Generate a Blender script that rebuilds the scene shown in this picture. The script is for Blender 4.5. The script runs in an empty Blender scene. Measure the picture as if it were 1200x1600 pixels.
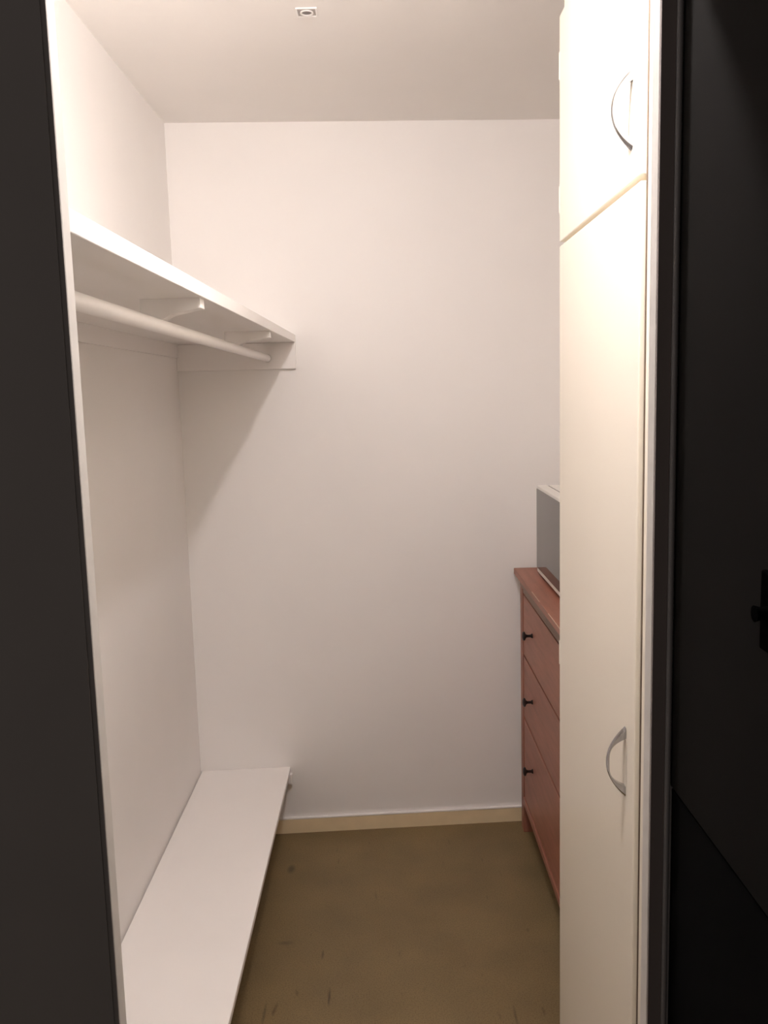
import bpy, bmesh, math, random
from mathutils import Matrix, Vector

random.seed(4)
SC = bpy.context.scene
COL = SC.collection

# ------------------------------------------------------------------ camera
CAM_H, FPX, PITCH, ROLL = 1.6334, 1391.0, 0.1340, -0.0268
cam = bpy.data.cameras.new('camera')
cam.sensor_fit = 'VERTICAL'
cam.sensor_height = 32.0
cam.lens = FPX / 1600.0 * 32.0
cam.clip_start = 0.02
cam_o = bpy.data.objects.new('camera', cam)
COL.objects.link(cam_o)
cp, sp, cr, sr = math.cos(PITCH), math.sin(PITCH), math.cos(ROLL), math.sin(ROLL)
right = Vector((cr, sp * sr, cp * sr))
up = Vector((-sr, sp * cr, cp * cr))
fwd = Vector((0, cp, -sp))
m = Matrix((right, up, -fwd)).transposed().to_4x4()
m.translation = (0, 0, CAM_H)
cam_o.matrix_world = m
SC.camera = cam_o

# ------------------------------------------------------------------ world, exposure
world = bpy.data.worlds.new('dim_hall')
SC.world = world
world.use_nodes = True
world.node_tree.nodes['Background'].inputs[0].default_value = (1.0, 0.86, 0.80, 1)
world.node_tree.nodes['Background'].inputs[1].default_value = 0.135
SC.view_settings.view_transform = 'Standard'
SC.view_settings.look = 'None'
SC.view_settings.gamma = 1.0
SC.view_settings.use_curve_mapping = False
SC.view_settings.exposure = 0.0
SC.cycles.max_bounces = 14
SC.cycles.diffuse_bounces = 14
BULB = (0.045, 1.24, 2.480)          # bare bulb below the ceiling, just inside the doorway
BULB_STRENGTH = 1035.0
BULB_COLOR = (1.0, 0.92, 0.91)

# ------------------------------------------------------------------ dimensions (metres)
H = 2.55
XL, XR = -0.7052, 1.0
D, K = 3.1876, 0.0562
YF0, YF1 = 0.96, 0.985             # thin front partition
JL, JR = -0.3271, 0.2934           # doorway
JTOP = 2.12
def W(x): return D + K * x         # back wall runs slightly out of square

# ------------------------------------------------------------------ materials
def mat(name, col, rough=0.6, var=0.04, scale=8.0, bump=0.0, bscale=120.0, metallic=0.0, coat=0.0, spec=0.5, stretch=None):
    ma = bpy.data.materials.new(name)
    ma.use_nodes = True
    nt = ma.node_tree
    b = nt.nodes['Principled BSDF']
    b.inputs['Roughness'].default_value = rough
    b.inputs['Metallic'].default_value = metallic
    b.inputs['Coat Weight'].default_value = coat
    b.inputs['Coat Roughness'].default_value = 0.12
    b.inputs['Specular IOR Level'].default_value = spec
    tc = nt.nodes.new('ShaderNodeTexCoord')
    mp = nt.nodes.new('ShaderNodeMapping')
    if stretch: mp.inputs['Scale'].default_value = stretch
    nt.links.new(tc.outputs['Object'], mp.inputs[0])
    n = nt.nodes.new('ShaderNodeTexNoise')
    n.inputs['Scale'].default_value = scale
    n.inputs['Detail'].default_value = 4
    nt.links.new(mp.outputs[0], n.inputs['Vector'])
    r = nt.nodes.new('ShaderNodeValToRGB')
    r.color_ramp.elements[0].position = 0.3
    r.color_ramp.elements[1].position = 0.7
    r.color_ramp.elements[0].color = tuple(c * (1 - var) for c in col) + (1,)
    r.color_ramp.elements[1].color = tuple(min(1, c * (1 + var)) for c in col) + (1,)
    nt.links.new(n.outputs['Fac'], r.inputs[0])
    nt.links.new(r.outputs[0], b.inputs['Base Color'])
    if bump:
        n2 = nt.nodes.new('ShaderNodeTexNoise')
        n2.inputs['Scale'].default_value = bscale
        n2.inputs['Detail'].default_value = 3
        nt.links.new(mp.outputs[0], n2.inputs['Vector'])
        bp = nt.nodes.new('ShaderNodeBump')
        bp.inputs['Strength'].default_value = bump
        bp.inputs['Distance'].default_value = 0.002
        nt.links.new(n2.outputs['Fac'], bp.inputs['Height'])
        nt.links.new(bp.outputs[0], b.inputs['Normal'])
    return ma

def floor_mat():
    ma = mat('floor_linoleum', (0.205, 0.148, 0.068), 0.55, 0.13, 4.5, 0.15, 220)
    nt = ma.node_tree
    b = nt.nodes['Principled BSDF']
    ramp = [n for n in nt.nodes if n.type == 'VALTORGB'][0]
    tc = [n for n in nt.nodes if n.type == 'TEX_COORD'][0]
    def mult(prev, fac_socket, col):
        mx = nt.nodes.new('ShaderNodeMix')
        mx.data_type = 'RGBA'
        mx.blend_type = 'MULTIPLY'
        nt.links.new(fac_socket, mx.inputs[0])
        nt.links.new(prev, mx.inputs[6])
        mx.inputs[7].default_value = col
        return mx.outputs[2]
    # fine speckle
    n = nt.nodes.new('ShaderNodeTexNoise')
    n.inputs['Scale'].default_value = 260
    n.inputs['Detail'].default_value = 2
    nt.links.new(tc.outputs['Object'], n.inputs['Vector'])
    r = nt.nodes.new('ShaderNodeMapRange')
    r.inputs[1].default_value, r.inputs[2].default_value = 0.45, 0.75
    nt.links.new(n.outputs['Fac'], r.inputs[0])
    out = mult(ramp.outputs[0], r.outputs[0], (0.62, 0.56, 0.50, 1))
    # short dark scuffs running into the room
    mp = nt.nodes.new('ShaderNodeMapping')
    mp.inputs['Scale'].default_value = (38, 9, 9)
    nt.links.new(tc.outputs['Object'], mp.inputs[0])
    n = nt.nodes.new('ShaderNodeTexNoise')
    n.inputs['Scale'].default_value = 1.0
    n.inputs['Detail'].default_value = 2
    nt.links.new(mp.outputs[0], n.inputs['Vector'])
    r = nt.nodes.new('ShaderNodeMapRange')
    r.inputs[1].default_value, r.inputs[2].default_value = 0.68, 0.80
    nt.links.new(n.outputs['Fac'], r.inputs[0])
    out = mult(out, r.outputs[0], (0.55, 0.5, 0.45, 1))
    # one round stain and a few scuffs seen in the photograph
    for (x, y, rx, ry, c) in ((-0.355, 2.90, 0.017, 0.034, 0.50), (-0.215, 2.42, 0.005, 0.028, 0.55),
                              (-0.185, 2.235, 0.005, 0.045, 0.45), (-0.355, 2.17, 0.005, 0.06, 0.60), (0.31, 2.14, 0.005, 0.05, 0.65), (-0.33, 2.48, 0.03, 0.012, 0.70)):
        mp = nt.nodes.new('ShaderNodeMapping')
        mp.inputs['Location'].default_value = (-x / rx, -y / ry, 0)
        mp.inputs['Scale'].default_value = (1 / rx, 1 / ry, 0)
        nt.links.new(tc.outputs['Object'], mp.inputs[0])
        ln = nt.nodes.new('ShaderNodeVectorMath')
        ln.operation = 'LENGTH'
        nt.links.new(mp.outputs[0], ln.inputs[0])
        r = nt.nodes.new('ShaderNodeMapRange')
        r.inputs[1].default_value, r.inputs[2].default_value = 1.0, 0.3
        nt.links.new(ln.outputs['Value'], r.inputs[0])
        out = mult(out, r.outputs[0], (c, c, c, 1))
    nt.links.new(out, b.inputs['Base Color'])
    return ma

M = {}
M['wall'] = mat('white_wall_paint', (0.86, 0.845, 0.83), 0.55, 0.012, 3.0, 0.10, 60)
M['ceiling'] = mat('white_ceiling_paint', (0.83, 0.81, 0.785), 0.7, 0.015, 3.0, 0.12, 90)
M['board'] = mat('white_board_paint', (0.89, 0.87, 0.855), 0.38, 0.012, 5.0, 0.05, 70, coat=0.25)
M['cream'] = mat('cream_gloss_paint', (0.86, 0.81, 0.705), 0.5, 0.012, 2.0, 0.03, 40, coat=0.35, spec=0.3)
M['floor'] = floor_mat()
M['base'] = mat('yellowed_baseboard_paint', (0.80, 0.66, 0.43), 0.5, 0.05, 12)
M['frame'] = mat('off_white_door_frame_paint', (0.62, 0.60, 0.57), 0.5, 0.05, 30)
M['hall'] = mat('dark_hall_paint', (0.30, 0.285, 0.275), 0.6, 0.04, 6)
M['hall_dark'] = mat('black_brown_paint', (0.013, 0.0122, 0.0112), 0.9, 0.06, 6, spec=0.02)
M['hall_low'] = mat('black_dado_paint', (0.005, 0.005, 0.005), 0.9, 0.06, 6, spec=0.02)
M['gap_shade'] = mat('brown_gap_shade', (0.20, 0.15, 0.11), 0.8, 0.1, 20)  # brown stands in for shade in the door gap
M['bead'] = mat('lit_edge_bead_paint', (0.30, 0.29, 0.29), 0.45, 0.05, 20)  # lighter grey puts the highlight of the lit edge into the paint
WOODC = (0.310, 0.124, 0.082)
M['wood_y'] = mat('red_brown_wood_along', WOODC, 0.45, 0.14, 9, 0.08, 30, stretch=(6, 0.7, 6))
M['wood_z'] = mat('red_brown_wood_upright', WOODC, 0.45, 0.14, 9, 0.08, 30, stretch=(6, 6, 0.7))
M['casing'] = mat('dark_casing_paint', (0.22, 0.19, 0.18), 0.6, 0.05, 6)
M['wood_edge'] = mat('worn_wood_edge', (0.23, 0.145, 0.105), 0.5, 0.16, 9, 0.08, 30, stretch=(6, 0.7, 6))
M['worn'] = mat('pale_worn_wood', (0.52, 0.36, 0.27), 0.5, 0.2, 60)
M['dark'] = mat('dark_gap_shade', (0.03, 0.018, 0.014), 0.8, 0.1, 10)
M['knob'] = mat('dark_bronze', (0.035, 0.025, 0.024), 0.35, 0.1, 40, metallic=0.6)
M['chrome'] = mat('chrome', (0.46, 0.46, 0.47), 0.18, 0.03, 40, metallic=1.0)
M['handle_shade'] = mat('handle_shade_paint', (0.74, 0.695, 0.60), 0.5, 0.04, 30)  # darker cream for the soft shadow behind the handles
M['plastic'] = mat('white_plastic', (0.80, 0.78, 0.74), 0.35, 0.01, 10)
M['grey'] = mat('grey_plastic', (0.36, 0.34, 0.33), 0.5, 0.04, 30)
M['greydark'] = mat('dark_grey_plastic', (0.22, 0.20, 0.19), 0.6, 0.04, 30)
M['glass'] = mat('dark_door_glass', (0.066, 0.059, 0.052), 0.04, 0.02, 10, spec=0.45)
M['black'] = mat('black_plastic', (0.0025, 0.0025, 0.0025), 0.9, 0.05, 20, spec=0.0)

def bulb_mat():
    ma = bpy.data.materials.new('glowing_bulb')
    ma.use_nodes = True
    b = ma.node_tree.nodes['Principled BSDF']
    b.inputs['Base Color'].default_value = (1, 1, 1, 1)
    b.inputs['Emission Color'].default_value = BULB_COLOR + (1,)
    b.inputs['Emission Strength'].default_value = BULB_STRENGTH
    return ma
M['bulb'] = bulb_mat()

# ------------------------------------------------------------------ mesh helpers
def hexa(bm, p):
    """8 points: bottom ring of four, then top ring of four."""
    v = [bm.verts.new(q) for q in p]
    for f in ((3, 2, 1, 0), (4, 5, 6, 7), (0, 1, 5, 4), (1, 2, 6, 5), (2, 3, 7, 6), (3, 0, 4, 7)):
        bm.faces.new([v[i] for i in f])

def box(bm, x0, x1, y0, y1, z0, z1):
    hexa(bm, [(x0, y0, z0), (x1, y0, z0), (x1, y1, z0), (x0, y1, z0), (x0, y0, z1), (x1, y0, z1), (x1, y1, z1), (x0, y1, z1)])

def prism(bm, plan, z0, z1):
    hexa(bm, [(x, y, z0) for x, y in plan] + [(x, y, z1) for x, y in plan])

def lathe(bm, prof, n=20, axis='z', center=(0, 0, 0)):
    """prof: list of (radius, height) from end to end, closed at both ends when radius is 0."""
    rings = []
    for r, h in prof:
        ring = []
        for i in range(1 if r == 0 else n):
            a = 2 * math.pi * i / n
            c, s = r * math.cos(a), r * math.sin(a)
            q = {'z': (c, s, h), 'x': (h, c, s), 'y': (s, h, c)}[axis]
            ring.append(bm.verts.new([q[k] + center[k] for k in range(3)]))
        rings.append(ring)
    for a, b in zip(rings, rings[1:]):
        for i in range(n):
            j = (i + 1) % n
            if len(a) == 1 and len(b) == 1: continue
            if len(a) == 1: bm.faces.new((a[0], b[i], b[j]))
            elif len(b) == 1: bm.faces.new((a[i], b[0], a[j]))
            else: bm.faces.new((a[i], b[i], b[j], a[j]))

def extrude_poly(bm, pts3, vec):
    a = [bm.verts.new(p) for p in pts3]
    b = [bm.verts.new(Vector(p) + Vector(vec)) for p in pts3]
    n = len(a)
    bm.faces.new(a)
    bm.faces.new(b[::-1])
    for i in range(n):
        bm.faces.new((a[i], b[i], b[(i + 1) % n], a[(i + 1) % n]))

def obj(name, bm, ma, parent=None, bevel=0.0, seg=2, smooth=False):
    bmesh.ops.recalc_face_normals(bm, faces=bm.faces)
    if bevel:
        bmesh.ops.bevel(bm, geom=[e for e in bm.edges if e.calc_face_angle(0) > 0.6], offset=bevel, segments=seg, affect='EDGES', profile=0.5, clamp_overlap=True)
    base = Vector((0, 0, 0))
    q = parent
    while q is not None:
        base += q.location
        q = q.parent
    if parent is not None or True:
        # origin of a mesh: base centre of its bounds
        xs = [v.co for v in bm.verts]
        o = Vector(((min(v.x for v in xs) + max(v.x for v in xs)) / 2, (min(v.y for v in xs) + max(v.y for v in xs)) / 2, min(v.z for v in xs)))
        if name == 'floor': o = Vector((0, 0, 0))
        bmesh.ops.translate(bm, verts=bm.verts, vec=-o)
    me = bpy.data.meshes.new(name)
    bm.to_mesh(me)
    bm.free()
    if smooth:
        for p in me.polygons: p.use_smooth = True
        me.set_sharp_from_angle(angle=0.7)
    me.materials.append(M[ma])
    ob = bpy.data.objects.new(name, me)
    COL.objects.link(ob)
    ob.location = o - base
    ob.parent = parent
    return ob

def NB(): return bmesh.new()
def bx(name, ma, parent, x0, x1, y0, y1, z0, z1, bevel=0.0, seg=2):
    b = NB()
    box(b, x0, x1, y0, y1, z0, z1)
    return obj(name, b, ma, parent, bevel, seg)
def thing(name, label, cat, loc):
    o = bpy.data.objects.new(name, None)
    o.empty_display_size = 0.1
    COL.objects.link(o)
    o.location = loc
    o['label'] = label
    o['category'] = cat
    return o
def struct(o, label=None, cat=None):
    o['kind'] = 'structure'
    if label: o['label'] = label
    if cat: o['category'] = cat
    return o

# ------------------------------------------------------------------ the room
T = 0.10
b = NB(); prism(b, [(XL - 1.2, -0.9), (XR + T, -0.9), (XR + T, W(XR) + T), (XL - 1.2, W(XL) + T)], -0.08, 0.0)
struct(obj('floor', b, 'floor'), 'olive brown scuffed linoleum floor of the closet', 'floor')
b = NB(); prism(b, [(XL - T, YF0), (XR + T, YF0), (XR + T, W(XR) + T), (XL - T, W(XL) + T)], H, H + 0.08)
struct(obj('ceiling', b, 'ceiling'), 'plain white painted closet ceiling', 'ceiling')
b = NB(); prism(b, [(XL - T, YF1), (XL, YF1), (XL, W(XL)), (XL - T, W(XL))], 0, H)
struct(obj('wall_left', b, 'wall'), 'white wall behind the hanging shelf and rod', 'wall')
b = NB(); prism(b, [(XL - T, W(XL - T)), (XR + T, W(XR + T)), (XR + T, W(XR + T) + T), (XL - T, W(XL - T) + T)], 0, H)
struct(obj('wall_back', b, 'wall'), 'white end wall of the closet facing the doorway', 'wall')
b = NB(); prism(b, [(XR, YF1), (XR + T, YF1), (XR + T, W(XR + T)), (XR, W(XR))], 0, H)
struct(obj('wall_right', b, 'wall'), 'white wall behind the tall cabinet and dresser', 'wall')
# front partition with the doorway (white on the closet side)
b = NB()
box(b, XL - T, JL - 0.004, YF0 + 0.002, YF1 - 0.001, 0, H)
box(b, JR + 0.004, XR + T, YF0 + 0.002, YF1 - 0.001, 0, H)
box(b, JL - 0.004, JR + 0.004, YF0 + 0.002, YF1 - 0.001, JTOP + 0.004, H)
struct(obj('wall_front', b, 'wall'), 'thin white partition around the doorway, seen from inside', 'wall')
# door lining, its edge catching the closet light
for k, (x0, x1, z0, z1, lab) in enumerate(((JL - 0.0035, JL, 0, JTOP, 'off-white lining along the left edge of the doorway'),
                                           (JR, JR + 0.0035, 0, JTOP, 'off-white lining along the right edge of the doorway'),
                                           (JL - 0.0035, JR + 0.0035, JTOP, JTOP + 0.0035, 'off-white lining across the top of the doorway'))):
    struct(bx('trim_%d' % (k + 1), 'frame', None, x0, x1, YF0 + 0.001, YF1, z0, z1, 0.001), lab, 'door frame')
# hall side: dark flat face on the left, narrow casing and side wall on the right
HW = YF0 - 0.012
struct(bx('trim_4', 'hall', None, JL - 0.0058, JL - 0.0002, YF0 - 0.0015, YF0 + 0.0008, 0, JTOP), 'thin dark bead at the left edge of the doorway', 'bead')
b = NB()
box(b, XL - 1.2, JL - 0.0058, YF0 - 0.003, YF0, 0, H)
struct(obj('wall_hall_left', b, 'hall'), 'flat dark brown hall wall filling the left edge', 'wall')
struct(bx('wall_hall_top', 'hall', None, JL - 0.0068, 0.42, YF0 - 0.003, YF0, JTOP + 0.0036, H), 'dark hall wall above the doorway', 'wall')
struct(bx('trim_5', 'casing', None, JR + 0.0002, 0.3085, YF0 - 0.004, YF0, 0, JTOP + 0.0034), 'narrow near-black casing right of the doorway', 'casing')
b = NB(); lathe(b, [(0, 0), (0.0033, 0), (0.0033, JTOP), (0, JTOP)], 12, 'z', (0.3120, YF0 - 0.0045, 0))
struct(obj('trim_6', b, 'bead', None, smooth=True), 'thin vertical bead in the dark at right, painted grey as a lit edge', 'bead')
DADO = 1.18
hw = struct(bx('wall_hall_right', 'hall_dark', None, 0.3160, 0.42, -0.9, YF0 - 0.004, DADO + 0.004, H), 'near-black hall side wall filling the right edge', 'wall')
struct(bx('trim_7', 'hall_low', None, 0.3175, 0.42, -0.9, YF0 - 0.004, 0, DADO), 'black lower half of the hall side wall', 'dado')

# baseboard along the back wall
b = NB(); prism(b, [(XL, W(XL) - 0.012), (XR, W(XR) - 0.012), (XR, W(XR)), (XL, W(XL))], 0, 0.053)
bb = struct(obj('baseboard_back', b, 'base'), 'yellowed cream baseboard under the end wall', 'baseboard')
b = NB(); prism(b, [(XL, W(XL) - 0.013), (XR, W(XR) - 0.013), (XR, W(XR)), (XL, W(XL))], 0.053, 0.061)
o = obj('paint_edge', b, 'board', bb, 0.003)
o['label'] = 'white painted top edge'

# ------------------------------------------------------------------ hat shelf on the left wall
Y0S = YF1 + 0.002
def sx(y): return -0.331 + (y - 1.0) / (3.171 - 1.0) * 0.037      # front edge runs slightly out of square
ZS, TS = 1.8137, 0.0262
sh = thing('hat_shelf', 'white painted wall shelf high on the left, above the clothes rod', 'shelf', (XL, 2.1, 1.70))
b = NB(); prism(b, [(XL + 0.001, Y0S), (sx(Y0S), Y0S), (sx(3.171), W(sx(3.171)) - 0.001), (XL + 0.001, W(XL) - 0.001)], ZS, ZS + TS)
obj('shelf_board', b, 'board', sh, 0.0012)
b = NB(); xe = sx(3.171)
prism(b, [(XL + 0.001, W(XL) - 0.019), (xe, W(xe) - 0.019), (xe, W(xe) - 0.001), (XL + 0.001, W(XL) - 0.001)], 1.7223, ZS - 0.0005)
o = obj('end_cleat', b, 'board', sh, 0.0015); o['label'] = 'flat batten fixed to the end wall under the shelf'
bx('wall_cleat', 'board', sh, XL + 0.001, XL + 0.008, Y0S, W(XL) - 0.021, 1.768, ZS, 0.0008)
for y in (1.672, 2.570):
    b = NB()
    yw = 0.036
    xt = sx(y) - 0.007
    # tapered block: shallow at the tip, deepening back to the rod it carries
    prof = [(-0.438, ZS), (xt, ZS), (xt, ZS - 0.018), (-0.382, 1.7850), (-0.402, 1.7735), (-0.428, 1.7700), (-0.438, 1.7740)]
    extrude_poly(b, [(x, y, z) for x, z in prof], (0, yw, 0))
    obj('bracket', b, 'board', sh, 0.0006, 1)

rod = thing('clothes_rod', 'round white clothes rod hanging under the left shelf', 'clothes rod', (-0.392, 2.1, 1.765))
b = NB(); ye = W(-0.39) - 0.021
lathe(b, [(0, Y0S + 0.012), (0.0128, Y0S + 0.012), (0.0128, ye - 0.006), (0, ye - 0.006)], 24, 'y', (-0.3915, 0, 1.7600))
obj('pole', b, 'board', rod, 0.0, smooth=True)
b = NB(); lathe(b, [(0, ye - 0.006), (0.0135, ye - 0.006), (0.0135, ye), (0, ye)], 20, 'y', (-0.3915, 0, 1.760))
obj('end_socket', b, 'grey', rod, 0.0, smooth=True)
b = NB(); lathe(b, [(0, Y0S - 0.001), (0.019, Y0S - 0.001), (0.019, Y0S + 0.012), (0, Y0S + 0.012)], 20, 'y', (-0.3915, 0, 1.760))
obj('end_socket', b, 'board', rod, 0.0, smooth=True)

# ------------------------------------------------------------------ low shelf / bench along the left wall
ZB, XB = 0.2589, -0.3735
be = thing('low_bench', 'long low white bench board running along the left wall', 'bench', ((XL + XB) / 2, 2.1, 0))
b = NB(); prism(b, [(XL + 0.006, Y0S + 0.003), (XB, Y0S + 0.003), (XB, W(XB) - 0.002), (XL + 0.006, W(XL) - 0.002)], ZB - 0.018, ZB)
obj('bench_top', b, 'board', be, 0.002)
b = NB(); x1 = XB + 0.008
prism(b, [(XL + 0.022, W(XL) - 0.034), (x1, W(x1) - 0.034), (x1, W(x1) - 0.013), (XL + 0.022, W(XL) - 0.013)], ZB - 0.056, ZB - 0.0185)
obj('end_cleat', b, 'board', be, 0.002)
bx('wall_cleat', 'board', be, XL + 0.001, XL + 0.021, Y0S + 0.003, W(XL) - 0.014, ZB - 0.056, ZB - 0.0185, 0.002)
for y in (1.05, 1.75, 2.45):
    bx('support_panel', 'board', be, XL + 0.022, XB - 0.16, y, y + 0.018, 0, ZB - 0.0185, 0.001)

# ------------------------------------------------------------------ tall cabinet on the right
XC, CY0, CY1, CB = 0.394, 1.373, 1.979, 1.298
cab = thing('tall_cabinet', 'tall cream gloss cupboard with two doors, reaching the ceiling at right', 'cabinet', (0.70, 1.64, 0))
bx('body', 'cream', cab, 0.4125, XR - 0.001, CB + 0.002, CY1 - 0.002, 0.0, H - 0.001, 0.001)
bx('stile', 'cream', cab, 0.4040, 0.4123, CB, CY0 - 0.0022, 0.0, H - 0.001, 0.0012)
bx('top_rail', 'cream', cab, 0.4040, 0.4123, CY0 - 0.002, CY1, 2.404, H - 0.001, 0.0012)
bx('plinth', 'cream', cab, 0.4060, 0.4123, CY0 - 0.002, CY1 - 0.002, 0.0, 0.060, 0.001)
def handle(parent, z0, z1, y):
    L = (z1 - z0) / 2
    zc = (z0 + z1) / 2
    out, inn = [], []
    S = 0.0315
    for i in range(25):
        t = -1 + 2 * i / 24
        out.append((XC - 0.0002 - S * (1 - abs(t) ** 2.1), zc + t * L))
    for i in range(21):
        t = -1 + 2 * i / 20
        inn.append((XC - 0.0002 - (S - 0.0045) * (1 - abs(t) ** 3.6), zc + t * L * 0.70))
    b = NB()
    poly = [(x, y - 0.005, z) for x, z in out] + [(x, y - 0.005, z) for x, z in reversed(inn)]
    # build as a strip of quads between the outer and inner curve so that the web of each foot stays solid
    N = 40
    def samp(c, u):
        f = u * (len(c) - 1)
        i = min(int(f), len(c) - 2)
        w = f - i
        return (c[i][0] * (1 - w) + c[i + 1][0] * w, c[i][1] * (1 - w) + c[i + 1][1] * w)
    rings = []
    for i in range(N + 1):
        u = i / N
        # broad feet, slimmer in the middle of the bow
        hw_ = 0.0042 + 0.0030 * abs(2 * u - 1) ** 3
        (xo, zo), (xi, zi) = samp(out, u), samp(inn, u)
        rings.append([b.verts.new((xo, y - hw_ * 0.55, zo)), b.verts.new((xo, y + hw_ * 0.55, zo)),
                      b.verts.new((xo * 0.75 + xi * 0.25, y + hw_, zo * 0.75 + zi * 0.25)), b.verts.new((xi, y + hw_ * 0.85, zi)),
                      b.verts.new((xi, y - hw_ * 0.85, zi)), b.verts.new((xo * 0.75 + xi * 0.25, y - hw_, zo * 0.75 + zi * 0.25))])
    for a, c in zip(rings, rings[1:]):
        for i in range(6):
            b.faces.new((a[i], c[i], c[(i + 1) % 6], a[(i + 1) % 6]))
    b.faces.new(rings[0]); b.faces.new(rings[-1][::-1])
    o = obj('handle', b, 'chrome', parent, smooth=True)
    o['label'] = 'chrome bow handle'
    bx('handle_shade_strip', 'handle_shade', parent, XC - 0.0004, XC + 0.0002, y - 0.012, y + 0.012, zc - L * 0.66, zc + L * 0.66)  # painted soft shadow behind the bow, not a separate fitting
def hinge(parent, z):
    b = NB()
    lathe(b, [(0, z - 0.028), (0.0026, z - 0.028), (0.0030, z - 0.026), (0.0030, z + 0.026), (0.0026, z + 0.028), (0, z + 0.028)], 12, 'z', (XC + 0.0021, CY1 + 0.0018, 0))
    obj('hinge', b, 'cream', parent, smooth=True)
bx('door_gap_shade', 'gap_shade', cab, 0.4022, 0.4115, CY0 - 0.0018, CY0 - 0.0004, 0.064, 2.401)  # thin strip painting the shadow line between door and stile
du = bx('upper_door', 'cream', cab, XC, 0.4120, CY0, CY1, 1.9430, 2.4010, 0.0022, 2)
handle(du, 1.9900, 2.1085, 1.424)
for z in (2.303, 2.032): hinge(du, z)
dl = bx('lower_door', 'cream', cab, XC, 0.4120, CY0, CY1, 0.0640, 1.9345, 0.0022, 2)
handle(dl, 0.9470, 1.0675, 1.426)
for z in (1.031,): hinge(dl, z)

# ------------------------------------------------------------------ dresser
dr = thing('chest_of_drawers', 'red-brown wooden chest of drawers with dark round knobs', 'chest of drawers', (0.72, 2.64, 0))
XD = 0.490
DY0, DY1 = 2.062, 3.163
bx('top', 'wood_y', dr, 0.4675, 0.968, 2.028, 3.190, 0.9640, 0.9850, 0.002)
for y0, y1 in ((2.30, 2.515), (2.66, 2.80)):
    o = bx('worn_edge', 'worn', dr, 0.4672, 0.4690, y0, y1, 0.9836, 0.9853)
    o['label'] = 'pale worn line along the front edge'
# moulding under the overhang of the top
b = NB()
cove = [(XD - 0.003, 0.925)] + [(XD - 0.003 - 0.0155 * (1 - math.cos(t * math.pi / 2)), 0.925 + 0.0385 * math.sin(t * math.pi / 2)) for t in [i / 6 for i in range(1, 7)]] + [(XD + 0.02, 0.9635), (XD + 0.02, 0.925)]
extrude_poly(b, [(x, DY0 - 0.006, z) for x, z in cove], (0, DY1 - DY0 + 0.012, 0))
obj('cornice', b, 'wood_edge', dr)
b = NB()
yc = DY1 + 0.001
cove2 = [(yc, 0.905)] + [(yc + 0.020 * (1 - math.cos(t * math.pi / 2)), 0.905 + 0.0585 * math.sin(t * math.pi / 2)) for t in [i / 6 for i in range(1, 7)]] + [(yc - 0.02, 0.9635), (yc - 0.02, 0.905)]
extrude_poly(b, [(XD - 0.002, y, z) for y, z in cove2], (0.46, 0, 0))
obj('cornice', b, 'wood_z', dr)
for x0, x1 in ((XD - 0.003, XD + 0.042), (0.918, 0.963)):
    for y0, y1 in ((DY0, DY0 + 0.048), (DY1 - 0.048, DY1)):
        bx('leg', 'wood_z', dr, x0, x1, y0, y1, 0.0, 0.924, 0.002)
for y0 in (DY0 + 0.008, DY1 - 0.026):
    bx('side_panel', 'wood_z', dr, XD + 0.0425, 0.9175, y0, y0 + 0.018, 0.11, 0.9235, 0.001)
bx('back_panel', 'wood_z', dr, 0.950, 0.958, DY0 + 0.0485, DY1 - 0.0485, 0.11, 0.9235)
IY0, IY1 = DY0 + 0.0485, DY1 - 0.0485
bx('rail', 'wood_edge', dr, XD - 0.001, XD + 0.020, IY0, IY1, 0.9095, 0.9245, 0.001)
bx('rail', 'wood_y', dr, XD - 0.004, XD + 0.020, IY0, IY1, 0.1120, 0.1400, 0.0025)
for z in (0.6800, 0.4480):
    bx('rail', 'wood_y', dr, XD + 0.010, XD + 0.040, IY0, IY1, z - 0.006, z + 0.006)
bx('drawer_gap_shade', 'dark', dr, XD + 0.021, XD + 0.029, IY0, IY1, 0.145, 0.905)  # dark sheet behind the fronts, painting the shade in the drawer gaps
def knob(parent, y, z):
    b = NB()
    X = XD
    lathe(b, [(0, X - 0.0001), (0.0085, X - 0.0001), (0.0075, X - 0.003), (0.0048, X - 0.006), (0.0045, X - 0.018), (0.0075, X - 0.0225),
              (0.0150, X - 0.0260), (0.0158, X - 0.0290), (0.0125, X - 0.0330), (0.0055, X - 0.0348), (0, X - 0.0351)], 20, 'x', (0, y, z))
    o = obj('knob', b, 'knob', parent, smooth=True)
    o['label'] = 'dark bronze round knob'
for k, (z0, z1, zk, gap) in enumerate(((0.6830, 0.9030, 0.803, 0.004), (0.4510, 0.6765, 0.570, 0.004), (0.1440, 0.4445, 0.322, 0.008))):
    d = bx('drawer', 'wood_y', dr, XD, XD + 0.0195, IY0 + 0.003, IY1 - gap, z0 + 0.0005, z1 - 0.0005, 0.0012)
    knob(d, 2.925, zk)
    knob(d, 2.262, zk)

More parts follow.
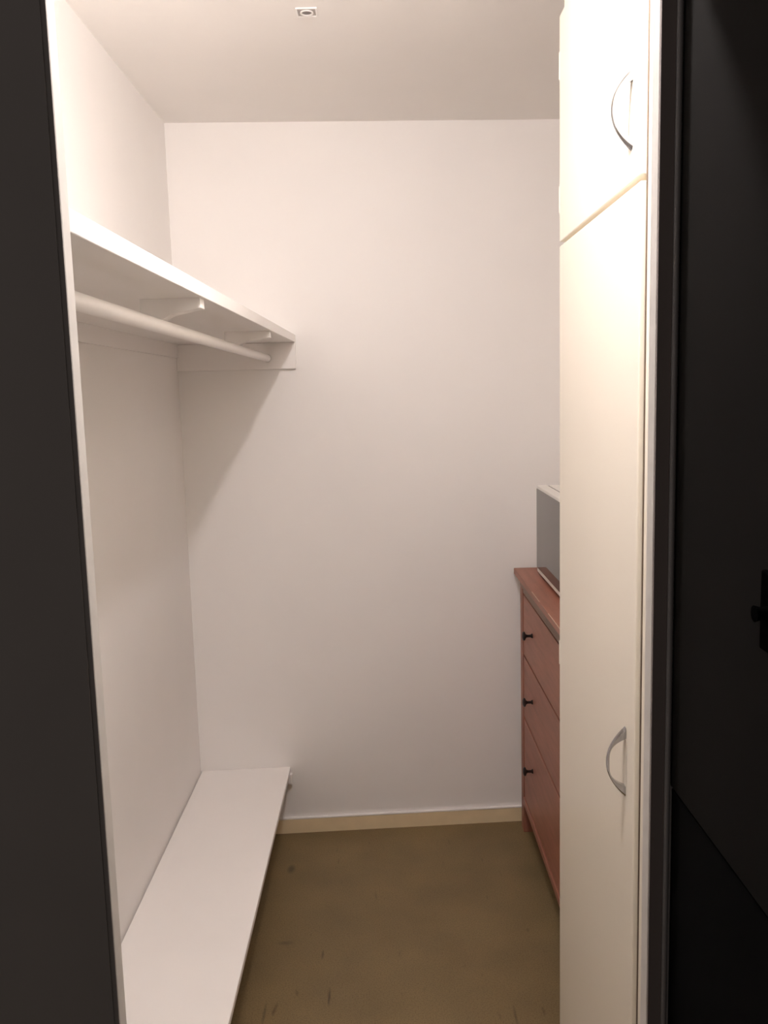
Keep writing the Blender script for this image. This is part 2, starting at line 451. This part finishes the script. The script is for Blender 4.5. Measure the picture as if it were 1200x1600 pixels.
# ------------------------------------------------------------------ microwave on the dresser
mw = thing('microwave_oven', 'white microwave oven with dark glass door standing on the dresser', 'microwave', (0.70, 2.82, 0.985))
MX, MY0, MY1, MZ0, MZ1 = 0.529, 2.540, 3.048, 0.9985, 1.3015
bx('body', 'plastic', mw, MX + 0.040, 0.890, MY0 + 0.004, MY1 - 0.001, MZ0 + 0.004, MZ1 - 0.0005, 0.005)
bx('seam', 'greydark', mw, MX + 0.034, MX + 0.041, MY0 + 0.004, MY1 - 0.004, MZ0 + 0.006, MZ1 - 0.003)
dm = bx('front_bezel', 'plastic', mw, MX, MX + 0.035, MY0, MY1, MZ0, MZ1, 0.004)
dg = bx('glass_door', 'glass', mw, MX - 0.0022, MX + 0.001, MY0 + 0.100, MY1 - 0.002, MZ0 + 0.017, MZ1 - 0.011, 0.0008)
o = bx('control_panel', 'grey', mw, MX - 0.0015, MX + 0.001, MY0 + 0.008, MY0 + 0.094, MZ0 + 0.017, MZ1 - 0.011, 0.0006)
for x in (MX + 0.05, 0.855):
    for y in (MY0 + 0.05, MY1 - 0.05):
        b = NB(); lathe(b, [(0, 0.9852), (0.012, 0.9852), (0.014, 1.003), (0, 1.003)], 16, 'z', (x, y, 0))
        obj('foot', b, 'black', mw, smooth=True)

# ------------------------------------------------------------------ ceiling outlet plate
cx, cy = -0.1545, 2.297
pl = thing('ceiling_outlet', 'small square white cover with a round plug on the ceiling', 'outlet', (cx, cy, H))
for x0, x1, y0, y1 in ((-.0255, -.0215, -.026, .026), (.0215, .0255, -.026, .026), (-.0215, .0215, -.026, -.021), (-.0215, .0215, .021, .026)):
    bx('rim', 'board', pl, cx + x0, cx + x1, cy + y0, cy + y1, H - 0.0035, H - 0.0005, 0.0006)
bx('base_plate', 'grey', pl, cx - .0212, cx + .0212, cy - .0207, cy + .0207, H - 0.0015, H - 0.0006)
b = NB()
n = 28
R0, R1, za, zb = 0.0125, 0.0160, H - 0.0045, H - 0.0016
vs = []
for i in range(n):
    a = 2 * math.pi * i / n
    c, s = math.cos(a), math.sin(a)
    vs.append([b.verts.new((cx + r * c, cy + r * s, z)) for r, z in ((R0, za), (R1, za), (R1, zb), (R0, zb))])
for i in range(n):
    for k in range(4):
        b.faces.new((vs[i][k], vs[(i + 1) % n][k], vs[(i + 1) % n][(k + 1) % 4], vs[i][(k + 1) % 4]))
obj('ring', b, 'board', pl, smooth=True)
b = NB(); lathe(b, [(0, H - 0.0016), (0.012, H - 0.0016), (0.011, H - 0.0026), (0, H - 0.0028)], 24, 'z', (cx, cy, 0))
obj('plug', b, 'greydark', pl, smooth=True)

# ------------------------------------------------------------------ black fitting on the dark hall wall
fx = 0.3160
ft = thing('wall_fitting', 'small black fitting with a stub on the dark wall at right edge', 'wall fitting', (fx, 0.675, 1.418))
bx('plate', 'black', ft, fx - 0.006, fx - 0.0002, 0.640, 0.722, 1.4130, 1.4800, 0.002)
b = NB(); lathe(b, [(0, fx - 0.0061), (0.006, fx - 0.0061), (0.005, fx - 0.011), (0.007, fx - 0.017), (0, fx - 0.018)], 14, 'x', (0, 0.706, 1.4465))
obj('stub', b, 'black', ft, smooth=True)

# ------------------------------------------------------------------ the lamp (above the picture's upper edge)
lp = thing('ceiling_lamp', 'bare glowing bulb in a white holder hanging from the ceiling', 'lamp', (BULB[0], BULB[1], H))
b = NB(); lathe(b, [(0, H - 0.0005), (0.045, H - 0.0005), (0.045, H - 0.012), (0.020, H - 0.030), (0, H - 0.030)], 24, 'z', (BULB[0], BULB[1], 0))
obj('ceiling_rose', b, 'plastic', lp, smooth=True)
b = NB(); lathe(b, [(0, H - 0.0305), (0.017, H - 0.0305), (0.019, BULB[2] + 0.048), (0, BULB[2] + 0.048)], 18, 'z', (BULB[0], BULB[1], 0))
obj('socket', b, 'plastic', lp, smooth=True)
# LED bulb: opaque plastic neck above, glowing dome below
RB = 0.034
t0 = math.radians(90)
b = NB(); lathe(b, [(0, BULB[2] + 0.0475), (0.0155, BULB[2] + 0.0475), (0.020, BULB[2] + 0.036), (RB * math.sin(t0) + 0.001, BULB[2] + RB * math.cos(t0)), (0, BULB[2] + RB * math.cos(t0))], 24, 'z', (BULB[0], BULB[1], 0))
obj('bulb_neck', b, 'plastic', lp, smooth=True)
b = NB()
lathe(b, [(RB * math.sin(a) if i < 12 else 0, RB * math.cos(a) - (0.0003 if i == 0 else 0)) for i, a in enumerate([t0 + (math.pi - t0) * k / 12 for k in range(13)])], 24, 'z', BULB)
obj('bulb', b, 'bulb', lp, smooth=True)
